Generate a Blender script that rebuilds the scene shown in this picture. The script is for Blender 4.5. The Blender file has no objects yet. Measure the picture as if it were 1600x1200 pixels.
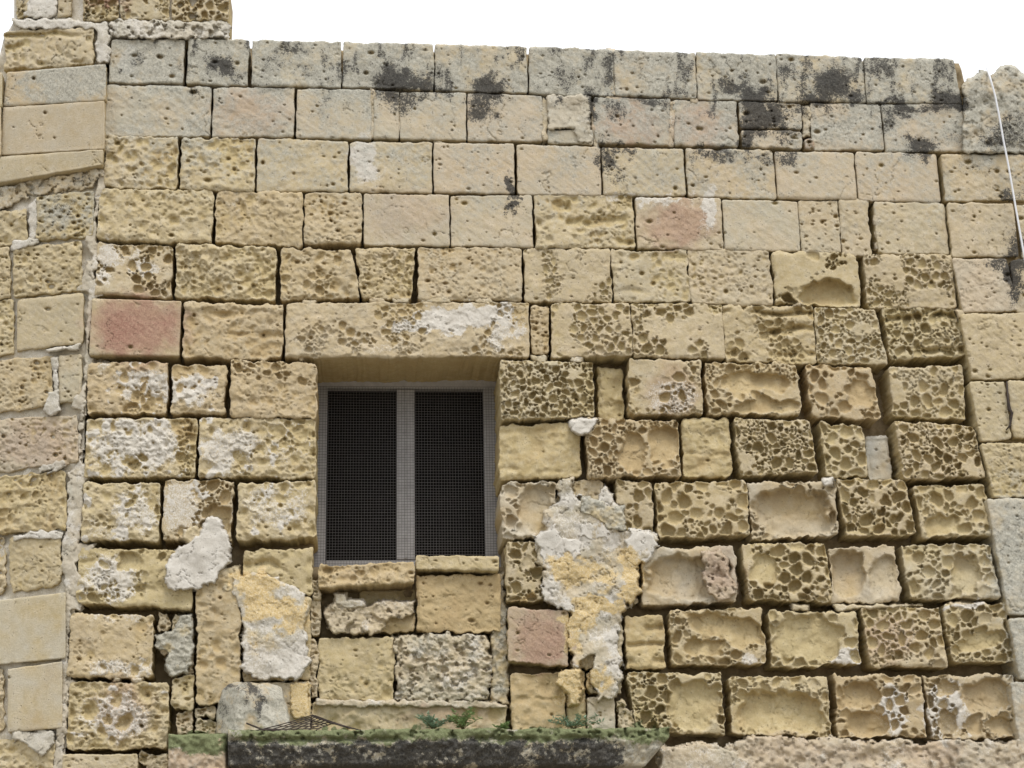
import bpy, math, random
import numpy as np
from mathutils import Matrix, Vector

# ------------------------------------------------------------------ camera, sky, sun, exposure
SC = bpy.context.scene
COL = SC.collection
F = 2660.0                                  # focal length in survey pixels (photo 1600 wide)
def nrm(v):
    v = np.array(v, float); return v / np.linalg.norm(v)
Zc = nrm((-170, 8600, -2660))               # world up, seen from the camera
Xc = np.array((31200., -210., -2660.)); Xc = nrm(Xc - Zc * Xc.dot(Zc))   # along the wall, to the right
Yc = np.cross(Zc, Xc)                       # into the wall
RW = np.array([Xc, Yc, Zc])                 # camera -> world
CAM = np.array([0.0, -8.0, 1.6])
cam_d = bpy.data.cameras.new('camera'); cam = bpy.data.objects.new('camera', cam_d); COL.objects.link(cam)
cam_d.sensor_width = 36; cam_d.lens = F / 1600 * 36; cam_d.clip_end = 2000; cam_d.clip_start = 0.1
M4 = Matrix(RW.tolist()).to_4x4(); M4.translation = Vector(CAM); cam.matrix_world = M4
SC.camera = cam

SUN_EL, SUN_AZ = 60, 18                     # elevation; degrees to the right of straight behind the camera
w = bpy.data.worlds.new('World'); SC.world = w; w.use_nodes = True
nt = w.node_tree; nt.nodes.clear()
o = nt.nodes.new('ShaderNodeOutputWorld')
bg1 = nt.nodes.new('ShaderNodeBackground'); bg2 = nt.nodes.new('ShaderNodeBackground'); add = nt.nodes.new('ShaderNodeAddShader')
sky = nt.nodes.new('ShaderNodeTexSky'); sky.sky_type = 'NISHITA'; sky.sun_disc = False
sky.sun_elevation = math.radians(SUN_EL); sky.sun_rotation = math.radians(180 - SUN_AZ)
nt.links.new(sky.outputs[0], bg1.inputs[0]); bg1.inputs[1].default_value = 0.05
# closed cloud cover: standard overcast luminance, brighter towards the zenith
tc = nt.nodes.new('ShaderNodeTexCoord'); sp = nt.nodes.new('ShaderNodeSeparateXYZ'); mr = nt.nodes.new('ShaderNodeMapRange')
nt.links.new(tc.outputs['Generated'], sp.inputs[0]); nt.links.new(sp.outputs['Z'], mr.inputs['Value'])
mr.inputs['To Min'].default_value = 0.50; mr.inputs['To Max'].default_value = 1.75
bg2.inputs[0].default_value = (1.0, 0.985, 0.96, 1)
nt.links.new(mr.outputs[0], bg2.inputs[1])
nt.links.new(bg1.outputs[0], add.inputs[0]); nt.links.new(bg2.outputs[0], add.inputs[1]); nt.links.new(add.outputs[0], o.inputs[0])
sd_ = bpy.data.lights.new('sun', 'SUN'); sd_.energy = 1.5; sd_.angle = math.radians(18); sd_.color = (1, .96, .9)
sun = bpy.data.objects.new('sun', sd_); COL.objects.link(sun)
a, e = math.radians(SUN_AZ), math.radians(SUN_EL)
sdir = Vector((math.sin(a) * math.cos(e), -math.cos(a) * math.cos(e), math.sin(e)))
sun.rotation_euler = sdir.to_track_quat('Z', 'Y').to_euler(); sun.location = (3, -9, 12)
vs = SC.view_settings; vs.view_transform = 'Standard'; vs.look = 'None'; vs.exposure = 0.13; vs.gamma = 1; vs.use_curve_mapping = False
SC.cycles.max_bounces = 5; SC.cycles.diffuse_bounces = 4

# ------------------------------------------------------------------ numpy noise
_r = np.random.RandomState(7)
_T = _r.rand(256, 256).astype(np.float32)
def vn(x, y, s=0):
    x = x + s * 17.31; y = y + s * 9.77
    xi = np.floor(x).astype(int); yi = np.floor(y).astype(int)
    fx = x - xi; fy = y - yi
    fx = fx * fx * (3 - 2 * fx); fy = fy * fy * (3 - 2 * fy)
    a = _T[xi & 255, yi & 255]; b = _T[(xi + 1) & 255, yi & 255]; c = _T[xi & 255, (yi + 1) & 255]; d = _T[(xi + 1) & 255, (yi + 1) & 255]
    return (a + (b - a) * fx) * (1 - fy) + (c + (d - c) * fx) * fy
def fb(x, y, sc, s=0, o=4, g=.5):
    """fractal noise, about -1..1, feature size sc"""
    t = 0; a = 1; n = 0; x = x / sc; y = y / sc
    for k in range(o):
        t = t + a * (vn(x, y, s + k * 3.7) * 2 - 1); n += a; a *= g
        x, y = x * 1.93 + y * .31, y * 1.93 - x * .31
    return t / n * 1.5
def ss(a, b, x):
    t = np.clip((x - a) / (b - a), 0, 1); return t * t * (3 - 2 * t)

# ------------------------------------------------------------------ planes of the place
class Plane:
    def __init__(s, o, n): s.o = np.array(o, float); s.n = nrm(n)
    def at(s, px, py, h):
        """survey coordinate + height above the plane -> world"""
        px = np.asarray(px, float); py = np.asarray(py, float)
        d = np.stack([px - 800, 600 - py, np.full(px.shape, -F)], -1) @ RW.T
        k = ((s.o - CAM) @ s.n + h) / (d @ s.n)
        return CAM + d * k[..., None]
MAIN = Plane((0, 0, 0), (0, -1, 0))
cx0 = MAIN.at(np.array([132.]), np.array([600.]), 0)[0]
TA = math.radians(26)
LEFT = Plane(cx0, (-math.sin(TA), -math.cos(TA), 0))
class Corner:
    """the two faces of the building where they meet: whichever lies behind along the line of survey"""
    n = MAIN.n
    def at(s, px, py, h):
        a = MAIN.at(px, py, h); b = LEFT.at(px, py, h)
        da = np.linalg.norm(a - CAM, axis=-1); db = np.linalg.norm(b - CAM, axis=-1)
        return np.where((da > db)[..., None], a, b)
CORNER = Corner()
LEFT.back = MAIN.n; MAIN.back = MAIN.n; CORNER.back = MAIN.n
def corner_x(py): return 132 + (600 - py) * .0578
def P(px, py, h=0, pl=None):
    return (pl or MAIN).at(np.array([float(px)]), np.array([float(py)]), h)[0]

# ------------------------------------------------------------------ materials
def mat(name): 
    m = bpy.data.materials.new(name); m.use_nodes = True
    return m, m.node_tree, m.node_tree.nodes['Principled BSDF']
def N(nt, t, **k):
    n = nt.nodes.new(t)
    for a, b in k.items(): setattr(n, a, b)
    return n
def noise(nt, sc, det=4, rough=.6, dist=0):
    g = nt.nodes.get('geo')
    if not g:
        g = N(nt, 'ShaderNodeNewGeometry'); g.name = 'geo'
    n = N(nt, 'ShaderNodeTexNoise'); n.inputs['Scale'].default_value = sc; n.inputs['Detail'].default_value = det
    n.inputs['Roughness'].default_value = rough; n.inputs['Distortion'].default_value = dist
    nt.links.new(g.outputs['Position'], n.inputs['Vector']); return n.outputs['Fac']
def mth(nt, op, a, b=None, c=None):
    n = N(nt, 'ShaderNodeMath', operation=op)
    for i, v in enumerate((a, b, c)):
        if v is None: continue
        if isinstance(v, (int, float)): n.inputs[i].default_value = v
        else: nt.links.new(v, n.inputs[i])
    return n.outputs[0]
def mix(nt, f, a, b, bt='MIX'):
    n = N(nt, 'ShaderNodeMix', data_type='RGBA', blend_type=bt)
    for i, v in ((0, f), (6, a), (7, b)):
        if isinstance(v, (int, float)): n.inputs[i].default_value = v
        elif isinstance(v, tuple): n.inputs[i].default_value = (*v, 1)
        else: nt.links.new(v, n.inputs[i])
    return n.outputs[2]
def mrange(nt, v, a, b, c=0, d=1):
    n = N(nt, 'ShaderNodeMapRange'); nt.links.new(v, n.inputs[0])
    for i, q in zip((1, 2, 3, 4), (a, b, c, d)): n.inputs[i].default_value = q
    return n.outputs[0]
def bump(nt, h, dist, strength=1):
    b = N(nt, 'ShaderNodeBump'); b.inputs['Distance'].default_value = dist; b.inputs['Strength'].default_value = strength
    nt.links.new(h, b.inputs['Height']); return b.outputs[0]

def stone_material():
    m, nt, bs = mat('weathered_limestone')
    a1 = N(nt, 'ShaderNodeAttribute', attribute_name='wear'); a2 = N(nt, 'ShaderNodeAttribute', attribute_name='tint')
    s1 = N(nt, 'ShaderNodeSeparateColor'); s2 = N(nt, 'ShaderNodeSeparateColor')
    nt.links.new(a1.outputs['Color'], s1.inputs[0]); nt.links.new(a2.outputs['Color'], s2.inputs[0])
    pat, blk, wht = s1.outputs[0], s1.outputs[1], s1.outputs[2]
    pnk, och, grn = s2.outputs[0], s2.outputs[1], s2.outputs[2]
    gry, pale = a1.outputs['Alpha'], a2.outputs['Alpha']
    big = noise(nt, 5, 5, .6); mid = noise(nt, 28, 5, .65); fin = noise(nt, 130, 4, .7); vfin = noise(nt, 420, 3, .7)
    oi = N(nt, 'ShaderNodeObjectInfo')
    yel = mix(nt, mrange(nt, mid, .35, .65), (.435, .345, .180), (.53, .44, .258))
    yel = mix(nt, mrange(nt, big, .5, .68, 0, .5), yel, (.41, .295, .150))
    yel = mix(nt, mrange(nt, oi.outputs['Random'], .55, 1, 0, .6), yel, (.46, .385, .220))
    yel = mix(nt, mrange(nt, oi.outputs['Random'], .45, 0, 0, .55), yel, (.43, .31, .175))
    pt = mix(nt, mrange(nt, mid, .3, .7), (.455, .38, .262), (.55, .475, .355))
    pt = mix(nt, mrange(nt, big, .42, .62, 0, .6), pt, (.42, .405, .33))
    pt = mix(nt, mrange(nt, mth(nt, 'FRACT', mth(nt, 'MULTIPLY', oi.outputs['Random'], 7)), .5, 1, 0, .35), pt, (.52, .41, .30))
    def edge(mask, n, k=.5):      # ragged break-up of a mask by noise
        v = mth(nt, 'ADD', mask, mth(nt, 'MULTIPLY', mth(nt, 'SUBTRACT', n, .5), k * 2)); 
        return mrange(nt, v, .38, .62)
    c = mix(nt, mrange(nt, mth(nt, 'ADD', pat, mth(nt, 'MULTIPLY', mth(nt, 'SUBTRACT', mid, .5), .8)), .1, .9), yel, pt)
    c = mix(nt, mth(nt, 'MULTIPLY', pnk, mrange(nt, big, .35, .6, .8, 1)), c, mix(nt, mrange(nt, fin, .35, .65), (.29, .155, .115), (.39, .245, .18)))
    c = mix(nt, pale, c, (.50, .49, .44))
    c = mix(nt, mth(nt, 'MULTIPLY', edge(wht, fin, .6), .9), c, mix(nt, mid, (.46, .42, .36), (.72, .695, .64)))
    c = mix(nt, edge(och, mid, .5), c, mix(nt, mrange(nt, fin, .35, .65), (.54, .385, .16), (.62, .52, .34)))
    clu = noise(nt, 80, 6, .75, .5)
    gc = mix(nt, mrange(nt, clu, .38, .6), (.25, .25, .22), (.50, .485, .415))
    c = mix(nt, mth(nt, 'MULTIPLY', mrange(nt, mth(nt, 'ADD', gry, mth(nt, 'MULTIPLY', mth(nt, 'SUBTRACT', mid, .5), 1.6)), .3, .9), .85), c, gc)
    c = mix(nt, edge(grn, clu, .9), c, mix(nt, fin, (.075, .090, .035), (.27, .29, .16)))
    bk = mix(nt, mrange(nt, fin, .38, .66), (.018, .018, .019), (.085, .08, .072))
    c = mix(nt, mth(nt, 'MULTIPLY', edge(blk, mth(nt, 'MULTIPLY_ADD', fin, .45, mth(nt, 'MULTIPLY', clu, .55)), 1.5), .93), c, bk)
    v = mrange(nt, mth(nt, 'ADD', mth(nt, 'MULTIPLY', fin, .6), mth(nt, 'MULTIPLY', vfin, .4)), .3, .7, .84, 1.13)
    vc = N(nt, 'ShaderNodeCombineColor'); 
    for i in range(3): nt.links.new(v, vc.inputs[i])
    c = mix(nt, 1.0, c, vc.outputs[0], 'MULTIPLY')
    # tiny pores, sunk by bump, with their inner shade painted in as brown
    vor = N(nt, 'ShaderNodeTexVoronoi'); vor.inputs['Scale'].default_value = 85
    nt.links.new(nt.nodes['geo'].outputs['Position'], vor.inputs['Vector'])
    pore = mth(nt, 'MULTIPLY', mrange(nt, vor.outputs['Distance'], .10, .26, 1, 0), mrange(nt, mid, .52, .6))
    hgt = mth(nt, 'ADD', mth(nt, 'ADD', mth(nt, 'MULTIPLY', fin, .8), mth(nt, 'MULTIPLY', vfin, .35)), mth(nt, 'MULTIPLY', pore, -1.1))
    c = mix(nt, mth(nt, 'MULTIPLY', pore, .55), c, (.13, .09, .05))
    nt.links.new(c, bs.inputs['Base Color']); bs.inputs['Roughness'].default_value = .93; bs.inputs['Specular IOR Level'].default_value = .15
    nt.links.new(bump(nt, hgt, .004, .9), bs.inputs['Normal'])
    return m
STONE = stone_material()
def simple(name, c1, c2, sc, rough=.9, bd=.002, spec=.2):
    m, nt, bs = mat(name)
    n = noise(nt, sc, 5, .65)
    nt.links.new(mix(nt, mrange(nt, n, .3, .7), c1, c2), bs.inputs['Base Color']); bs.inputs['Roughness'].default_value = rough
    bs.inputs['Specular IOR Level'].default_value = spec
    nt.links.new(bump(nt, n, bd), bs.inputs['Normal']); return m
FRAME = simple('weathered_grey_paint', (.33, .32, .315), (.47, .455, .45), 25, .6)
WIRE = simple('dull_galvanised_wire', (.09, .085, .085), (.15, .14, .135), 60, .6, .0005)
RUST = simple('dark_rusty_wire', (.03, .025, .022), (.07, .05, .04), 60, .7, .0005)
DARK = simple('room_baked_dark', (.006, .0055, .005), (.010, .009, .008), 3)  # room gloom put into the colour: near-black so entering skylight stays unseen
JOINT = simple('joint_baked_shade', (.20, .15, .085), (.33, .26, .16), 30, .95, .004)  # joint backing browned to paint in the occlusion of the deep gaps
CABLE = simple('white_cable_sheath', (.62, .63, .66), (.74, .75, .78), 30, .5, .0003, .4)
ASPH = simple('street_paving', (.22, .195, .155), (.30, .27, .22), 3, .95, .01)
LEAF = simple('leaf_green', (.15, .23, .08), (.27, .37, .16), 60, .6, .0005, .3)
LEAF2 = simple('leaf_blue_green', (.17, .26, .17), (.27, .38, .26), 60, .6, .0005, .3)
STEM = simple('brown_stem', (.10, .08, .04), (.14, .11, .05), 60, .8, .0005)

# ------------------------------------------------------------------ objects
def tag(o, label, cat=None, group=None, kind=None):
    if label: o['label'] = label
    if cat: o['category'] = cat
    if group: o['group'] = group
    if kind: o['kind'] = kind
    return o
def thing(name, loc, label, cat, group=None):
    o = bpy.data.objects.new(name, None); COL.objects.link(o); o.location = [float(v) for v in loc]; o.empty_display_size = .2
    return tag(o, label, cat, group)
def mesh_obj(name, V, Q, m, parent=None, smooth=True, wear=None, tint=None):
    V = np.asarray(V, np.float32).reshape(-1, 3)
    me = bpy.data.meshes.new(name)
    off = np.array(parent_world(parent), np.float32) if parent else np.zeros(3, np.float32)
    V = V - off
    if isinstance(Q, np.ndarray):
        nq = len(Q); k = Q.shape[1]
        me.vertices.add(len(V)); me.vertices.foreach_set('co', V.ravel())
        me.loops.add(nq * k); me.loops.foreach_set('vertex_index', Q.astype(np.int32).ravel())
        me.polygons.add(nq); me.polygons.foreach_set('loop_start', np.arange(0, nq * k, k, dtype=np.int32))
        me.polygons.foreach_set('use_smooth', np.full(nq, smooth))
        me.update(calc_edges=True)
    else:
        me.from_pydata(V.tolist(), [], Q); me.polygons.foreach_set('use_smooth', [smooth] * len(Q)); me.update()
    for nm, arr in (('wear', wear), ('tint', tint)):
        if arr is not None:
            at = me.attributes.new(nm, 'FLOAT_COLOR', 'POINT'); at.data.foreach_set('color', np.asarray(arr, np.float32).ravel())
    me.materials.append(m)
    o = bpy.data.objects.new(name, me); COL.objects.link(o)
    if parent: o.parent = parent
    return o
def parent_world(p):
    v = Vector(p.location)
    if p.parent: v = v + Vector(parent_world(p.parent))
    return v

# stains and crusts that have their own shape, (channel, x, y, rx, ry, strength)
BL = []
def blot(ch, *a):
    for t in a: BL.append((ch, *t))
blot('blk', (615,128,42,26,1.1),(655,135,40,16,.9),(632,160,22,30,.7),(345,100,30,22,.85),(455,80,34,14,.65),(425,98,28,18,.5),(478,112,28,14,.45),(370,118,18,10,.6),
     (765,140,34,26,1.0),(752,170,22,22,.8),(770,132,40,10,.8),(705,125,30,12,.35),(885,125,30,22,.55),(950,110,12,38,.7),(925,165,14,30,.8),(868,160,8,20,.6),
     (1015,158,30,10,.75),(945,245,18,30,.8),(972,232,30,8,.7),(965,275,14,20,.5),(990,236,24,7,.5),(1150,132,26,18,.8),(1178,160,30,30,1.1),(1195,185,42,28,1.1),(1170,205,16,26,1.0),(1225,205,32,18,.7),(1120,240,50,12,.7),(1190,244,50,10,.55),
     (1110,130,10,18,.4),(1225,110,16,22,.7),(1300,130,32,30,1.05),(1275,158,40,18,.95),(1330,152,30,14,.9),(1250,170,30,16,.6),(1385,105,22,16,.7),(1410,165,70,10,.8),(1405,180,24,16,.7),(1480,155,34,18,1.05),(1385,190,14,24,.6),
     (1440,232,34,22,.85),(1230,243,22,18,.7),(1235,250,25,12,.4),(1490,215,30,16,.4),(1560,212,40,26,.7),(1575,190,24,18,.6),(1598,200,20,50,.5),(1585,420,16,60,.95),(1560,408,34,10,.7),(1575,310,25,12,.8),
     (1520,258,40,16,.35),(800,292,8,22,.9),(1070,100,30,14,.35),(580,120,14,10,.6),(805,322,12,12,.9),(770,322,10,6,.3),(500,165,34,14,.35),(700,80,40,8,.3),(860,75,30,6,.45),(820,185,26,14,.35),(1010,265,40,25,.2),(1050,95,30,12,.3),
     (290,190,30,14,.25),(410,135,30,10,.4),(1000,110,24,10,.3),(1340,100,20,10,.3),(100,325,34,20,.4),(130,285,30,8,.5))
blot('wht', (205,95,18,28,.7),(700,500,60,18,.95),(760,490,45,16,1.0),(640,515,50,10,.7),(790,520,30,22,.6),(600,540,60,10,.4),(570,250,24,38,.75),(220,600,38,30,.8),(290,610,42,28,.85),
     (165,410,16,36,.6),(200,400,28,10,.5),(225,418,22,16,.6),(215,695,80,42,.85),(360,700,46,36,.75),(440,690,50,40,.5),(215,800,40,40,.7),(150,830,30,20,.5),(285,790,40,40,.65),(435,790,60,40,.6),(175,900,50,40,.8),
     (200,1045,70,14,.7),(185,960,60,8,.6),(180,1120,60,45,.7),(1050,620,40,30,.5),(1010,310,80,9,.6),(1110,320,14,40,.7),(1160,900,30,40,.3),(1100,345,14,30,.4),(170,590,26,22,.35),
     (1385,100,30,50,.15),(1400,990,40,40,.35),(1330,1030,26,18,.8),(1390,1110,26,40,.75),(1480,1110,40,50,.75),(1510,945,30,8,.9),(1440,670,30,10,.2),(880,830,50,40,.5),(1175,1035,20,15,.6),(1345,700,18,18,.3),
     (900,300,20,5,.4),(865,385,60,10,.3),(285,440,20,20,.3),(400,470,60,6,.3),(720,60,50,6,.0),(1110,460,30,8,.0),(1540,440,30,20,.3),(1000,490,20,16,.3),(850,500,14,40,.3),(470,1075,20,10,.4),(625,940,50,20,.3))
blot('pnk', (390,175,60,40,.35),(985,190,50,34,.5),(1095,195,46,34,.45),(1062,350,50,36,.62),(215,512,70,48,1.0),(845,1000,48,48,.75),(60,695,60,40,.3),(190,1110,40,44,.45),(650,15,20,10,.3),(165,5,30,9,.9),
     (380,975,20,20,.0),(310,1170,50,20,.35),(1130,895,28,34,.45),(1385,1000,36,34,.35),(1300,1180,90,16,.22),(1450,1175,60,20,.3),(1050,610,40,40,.3),(635,330,60,36,.2),(1230,1170,60,30,.2),(400,130,10,10,.0),(860,1070,20,20,.0),(1236,215,14,14,.0),(700,1120,70,14,.35))
blot('och', (400,915,38,24,.85),(430,950,50,22,.75),(455,965,30,30,.6),(410,1000,30,22,.45),(468,1100,18,26,1.1),(890,890,40,26,.75),(935,900,30,24,.6),(985,890,24,36,.7),(935,945,40,12,.9),(905,965,24,20,.85),(900,1000,16,40,.6),(890,1075,20,24,1.0),(930,1060,28,18,.7),(820,935,22,8,.8),(955,870,30,20,.4),(985,925,20,16,.8))
blot('grn', (310,1152,34,10,.9),(600,1148,220,8,.65),(870,1148,70,9,1.0),(1010,1145,28,12,.9),(450,1150,100,8,.6),(760,1150,100,9,.7))
blot('gry', (1580,860,40,120,.95),(1590,1020,30,150,.9),(90,335,50,36,.8),(1490,1180,80,25,.3),(800,290,30,40,.3),(1370,165,120,70,.25))
BL = [(b[0], b[1], b[2], b[3], b[4], b[5] * (.82 if b[0] == 'wht' and b[1] < 480 and b[2] > 550 else 1)) for b in BL]
def masks(px, py, seed, only=None):
    R = {}
    wx = px + fb(px, py, 14, 31, 4) * 13; wy = py + fb(px, py, 14, 57, 4) * 13
    for ch, x, y, rx, ry, s in BL:
        if s <= 0 or px.max() < x - 2.2 * rx or px.min() > x + 2.2 * rx or py.max() < y - 2.2 * ry or py.min() > y + 2.2 * ry: continue
        if only and ch not in only: continue
        d = ((wx - x) / rx) ** 2 + ((wy - y) / ry) ** 2
        v = s * (np.exp(-d * .9) if ch in ('blk', 'gry') else 1 - ss(.6, 1.45, np.sqrt(d)))
        R[ch] = np.maximum(R.get(ch, 0), v)
    return R

KINDS = dict(
 #        und    fine   dim(amp,size)   pits  hon(cell,cover,depth)  groove edge round patina crust pale
 sm=dict(und=.003, fine=.0009, dim=(0, 14), pits=5, hon=None, gro=0, edge=1.3, rnd=3, pat=.85),
 sr=dict(und=.006, fine=.0018, dim=(.002, 12), pits=12, hon=None, gro=0, edge=1.8, rnd=4, pat=.7),
 di=dict(und=.009, fine=.0018, dim=(.008, 12), bowl=(11, .62, .014), pits=16, hon=None, gro=0, edge=3.2, rnd=6, pat=.4),
 pt=dict(und=.006, fine=.0025, dim=(.005, 8), bowl=(6, .55, .009), pits=40, hon=None, gro=0, edge=2.5, rnd=5, pat=.4),
 hs=dict(und=.006, fine=.0010, dim=(.003, 10), pits=10, hon=(7.5, .62, .022), gro=0, edge=2.4, rnd=4, pat=.55),
 hm=dict(und=.007, fine=.0010, dim=(.002, 10), pits=0, hon=(9.5, .8, .032), gro=0, edge=3, rnd=4, pat=.5),
 hl=dict(und=.008, fine=.0008, dim=(0, 10), pits=0, hon=(13, .92, .042), gro=0, edge=3.5, rnd=5, pat=.4),
 gr=dict(und=.008, fine=.0010, dim=(.003, 10), bowl=(8, .6, .010), pits=12, hon=(8, .45, .02), gro=.03, edge=3, rnd=4, pat=.4),
 hw=dict(und=.012, fine=.0006, dim=(0, 10), pits=0, hon=(11, .8, .03), gro=0, edge=4, rnd=4, pat=.35),
 sl=dict(und=.012, fine=.0012, dim=(.004, 22), bowl=(17, .8, .012), pits=3, hon=None, gro=.008, edge=3, rnd=7, pat=.15),
 ro=dict(und=.012, fine=.0060, dim=(.010, 9), pits=22, hon=None, gro=0, edge=5, rnd=6, pat=.6),
 fl=dict(und=.0012, fine=.0004, dim=(0, 14), pits=2, hon=None, gro=0, edge=.6, rnd=1.5, pat=.55),
)
STEP = 1.42
def pit_field(px, py, rng, x0, x1, y0, y1, cell, cover, depth, seed, soft=False):
    pts = []
    cell = cell * .62
    area = (x1 - x0) * (y1 - y0)
    n_try = int(area / (cell * cell) * 9) + 30
    cov = []
    C = np.zeros((0, 3))
    xs = rng.uniform(x0 - 4, x1 + 4, n_try); ys = rng.uniform(y0 - 4, y1 + 4, n_try)
    rs = cell * np.exp(rng.normal(-.18, .42, n_try)); rs[: max(1, n_try // 60)] *= 2.0
    rs = rs * (1 + .55 * fb(xs, ys, 48, seed + 6, 2))
    rs = np.clip(rs, 2.1, cell * 1.95)
    order = np.argsort(-rs[: n_try // 12 + 1]); 
    for k in list(order) + list(range(n_try // 12 + 1, n_try)):
        if len(C):
            if (np.hypot(C[:, 0] - xs[k], C[:, 1] - ys[k]) < (C[:, 2] + rs[k]) * .79).any(): continue
        C = np.vstack([C, (xs[k], ys[k], rs[k])])
    cm = fb(C[:, 0], C[:, 1], 34, seed + .5, 3)
    act = ss(-.12, .12, cm - (.62 - cover * 1.25))
    dep = rng.uniform(.75, 1.25) * depth * np.clip((C[:, 2] / cell), .35, 1.7) ** .7 * rng.uniform(.55, 1.2, len(C)) * act
    wx = px + fb(px, py, 11, seed + 2, 3) * 3.2; wy = py + fb(px, py, 11, seed + 4, 3) * 3.2
    asp = rng.uniform(.72, 1.25, len(C)); ang = rng.uniform(0, 3.14, len(C))
    f1 = np.full(px.shape, 9.); f2 = np.full(px.shape, 9.); dd = np.zeros(px.shape)
    for (cx, cy, r), d0, a_, g in zip(C, dep, asp, ang):
        m = (np.abs(px - cx) < r * 2.6) & (np.abs(py - cy) < r * 2.6)
        if not m.any(): continue
        ax = wx[m] - cx; ay = wy[m] - cy
        u = (ax * math.cos(g) + ay * math.sin(g)) * a_; v = (-ax * math.sin(g) + ay * math.cos(g)) / a_
        d = np.sqrt(u * u + v * v) / r
        o1 = f1[m]; o2 = f2[m]; q = dd[m]
        n1 = d < o1
        f2[m] = np.where(n1, o1, np.minimum(o2, d)); f1[m] = np.where(n1, d, o1); dd[m] = np.where(n1, d0, q)
    if soft: return -dd * (1 - ss(0, 1.0, f1)) * ss(0, .5, f2 - f1 + .25), 0
    wall = ss(.06, .40, f2 - f1) * (1 - ss(.62, .96, f1))
    floor = 1 - .5 * np.clip(f1, 0, 1) ** 2
    return -dd * wall * floor, act.mean()

def a_dim(k): return k['dim'][0] > .0021
def relief(px, py, box, k, seed, rng, D=None, bas=()):
    """height above the face in metres"""
    x0, x1, y0, y1 = box
    h = k['und'] * fb(px, py, 42, seed, 3) + k['fine'] * fb(px, py, 5, seed + 7, 3)
    if k.get('bowl'):
        c, cv, dp = k['bowl']; h = h + pit_field(px, py, rng, x0, x1, y0, y1, c, cv, dp, seed + 50, True)[0]
    if not k['hon'] and not a_dim(k) and k['rnd'] > 2.9:
        u = px * .8 + py * .6; v = py * .8 - px * .6
        h = h + .0013 * fb(u / 5, v, 4, seed + 19, 3) + .0012 * fb(px, py, 12, seed + 21, 3)
    cr = np.abs(fb(px, py, 40, seed + 33, 4)); h = h - .007 * np.exp(-(cr / .016) ** 2) * ss(.05, .3, fb(px, py, 50, seed + 35, 2))
    a, s = k['dim']
    if a:
        q = fb(px * .85, py, s, seed + 11, 3); q2 = fb(px, py, s * .6, seed + 13, 2)
        h = h - a * (np.abs(q) ** .8 * 1.1 - .35) - a * .45 * ss(.1, .6, q2)
    if k['hon']:
        c, cv, dp = k['hon']
        hp, am = pit_field(px, py, rng, x0, x1, y0, y1, c, cv, dp, seed)
        h = h + hp
    if k['gro']:
        ng = rng.randint(2, 4)
        for i in range(ng):
            yc = y0 + (y1 - y0) * (i + .5 + rng.uniform(-.25, .25)) / ng
            yy = py - yc - 5 * fb(px, px * 0 + 3, 40, seed + i, 3)
            ln = ss(-.35, .1, fb(px, px * 0, 45, seed + 20 + i, 2))
            wd = rng.uniform(3.0, 6.5)
            h = h - k['gro'] * ln * np.exp(-(yy / wd) ** 2) * (1 + .4 * fb(px, py, 12, seed + 3, 2))
    for _ in range(k['pits']):
        cx = rng.uniform(x0, x1); cy = rng.uniform(y0, y1); r = rng.uniform(.9, 1.7) * (1.8 if rng.rand() < .15 else 1)
        m = (np.abs(px - cx) < 3 * r) & (np.abs(py - cy) < 3 * r)
        if m.any():
            d = ((px[m] - cx) / (r * rng.uniform(.9, 1.9))) ** 2 + ((py[m] - cy) / r) ** 2
            h[m] = h[m] - .022 * np.exp(-d ** 1.5) * (r / 2)
    for b in bas:
        bx0, by0, bx1, by1, dep = b[:5]
        mx, my = (bx0 + bx1) / 2, (by0 + by1) / 2; rx, ry = (bx1 - bx0) / 2, (by1 - by0) / 2
        wx = px + fb(px, py, 22, seed + 40, 3) * 6; wy = py + fb(px, py, 22, seed + 44, 3) * 6
        q = (np.abs((wx - mx) / rx) ** 2.6 + np.abs((wy - my) / ry) ** 2.6) ** (1 / 2.6)
        q = q + .10 * fb(px, py, 11, seed + 47, 2)
        up = (wy - by0) / (by1 - by0)
        bb = 1 - ss(.80, 1.02, q)
        fl = -1.3 * dep * (1.05 - .55 * np.clip(up, 0, 1)) * (.85 + .15 * (1 - np.clip(q, 0, 1) ** 2)) + .009 * fb(px, py, 26, seed + 49, 3) + .0022 * fb(px, py, 6, seed + 51, 3) - .006 * np.exp(-(np.abs(fb(px, py, 34, seed + 53, 4)) / .022) ** 2) + .005 * ss(.0, .06, fb(px, py, 40, seed + 55, 3))
        h = h * (1 - bb) + fl * bb
    return h

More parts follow.
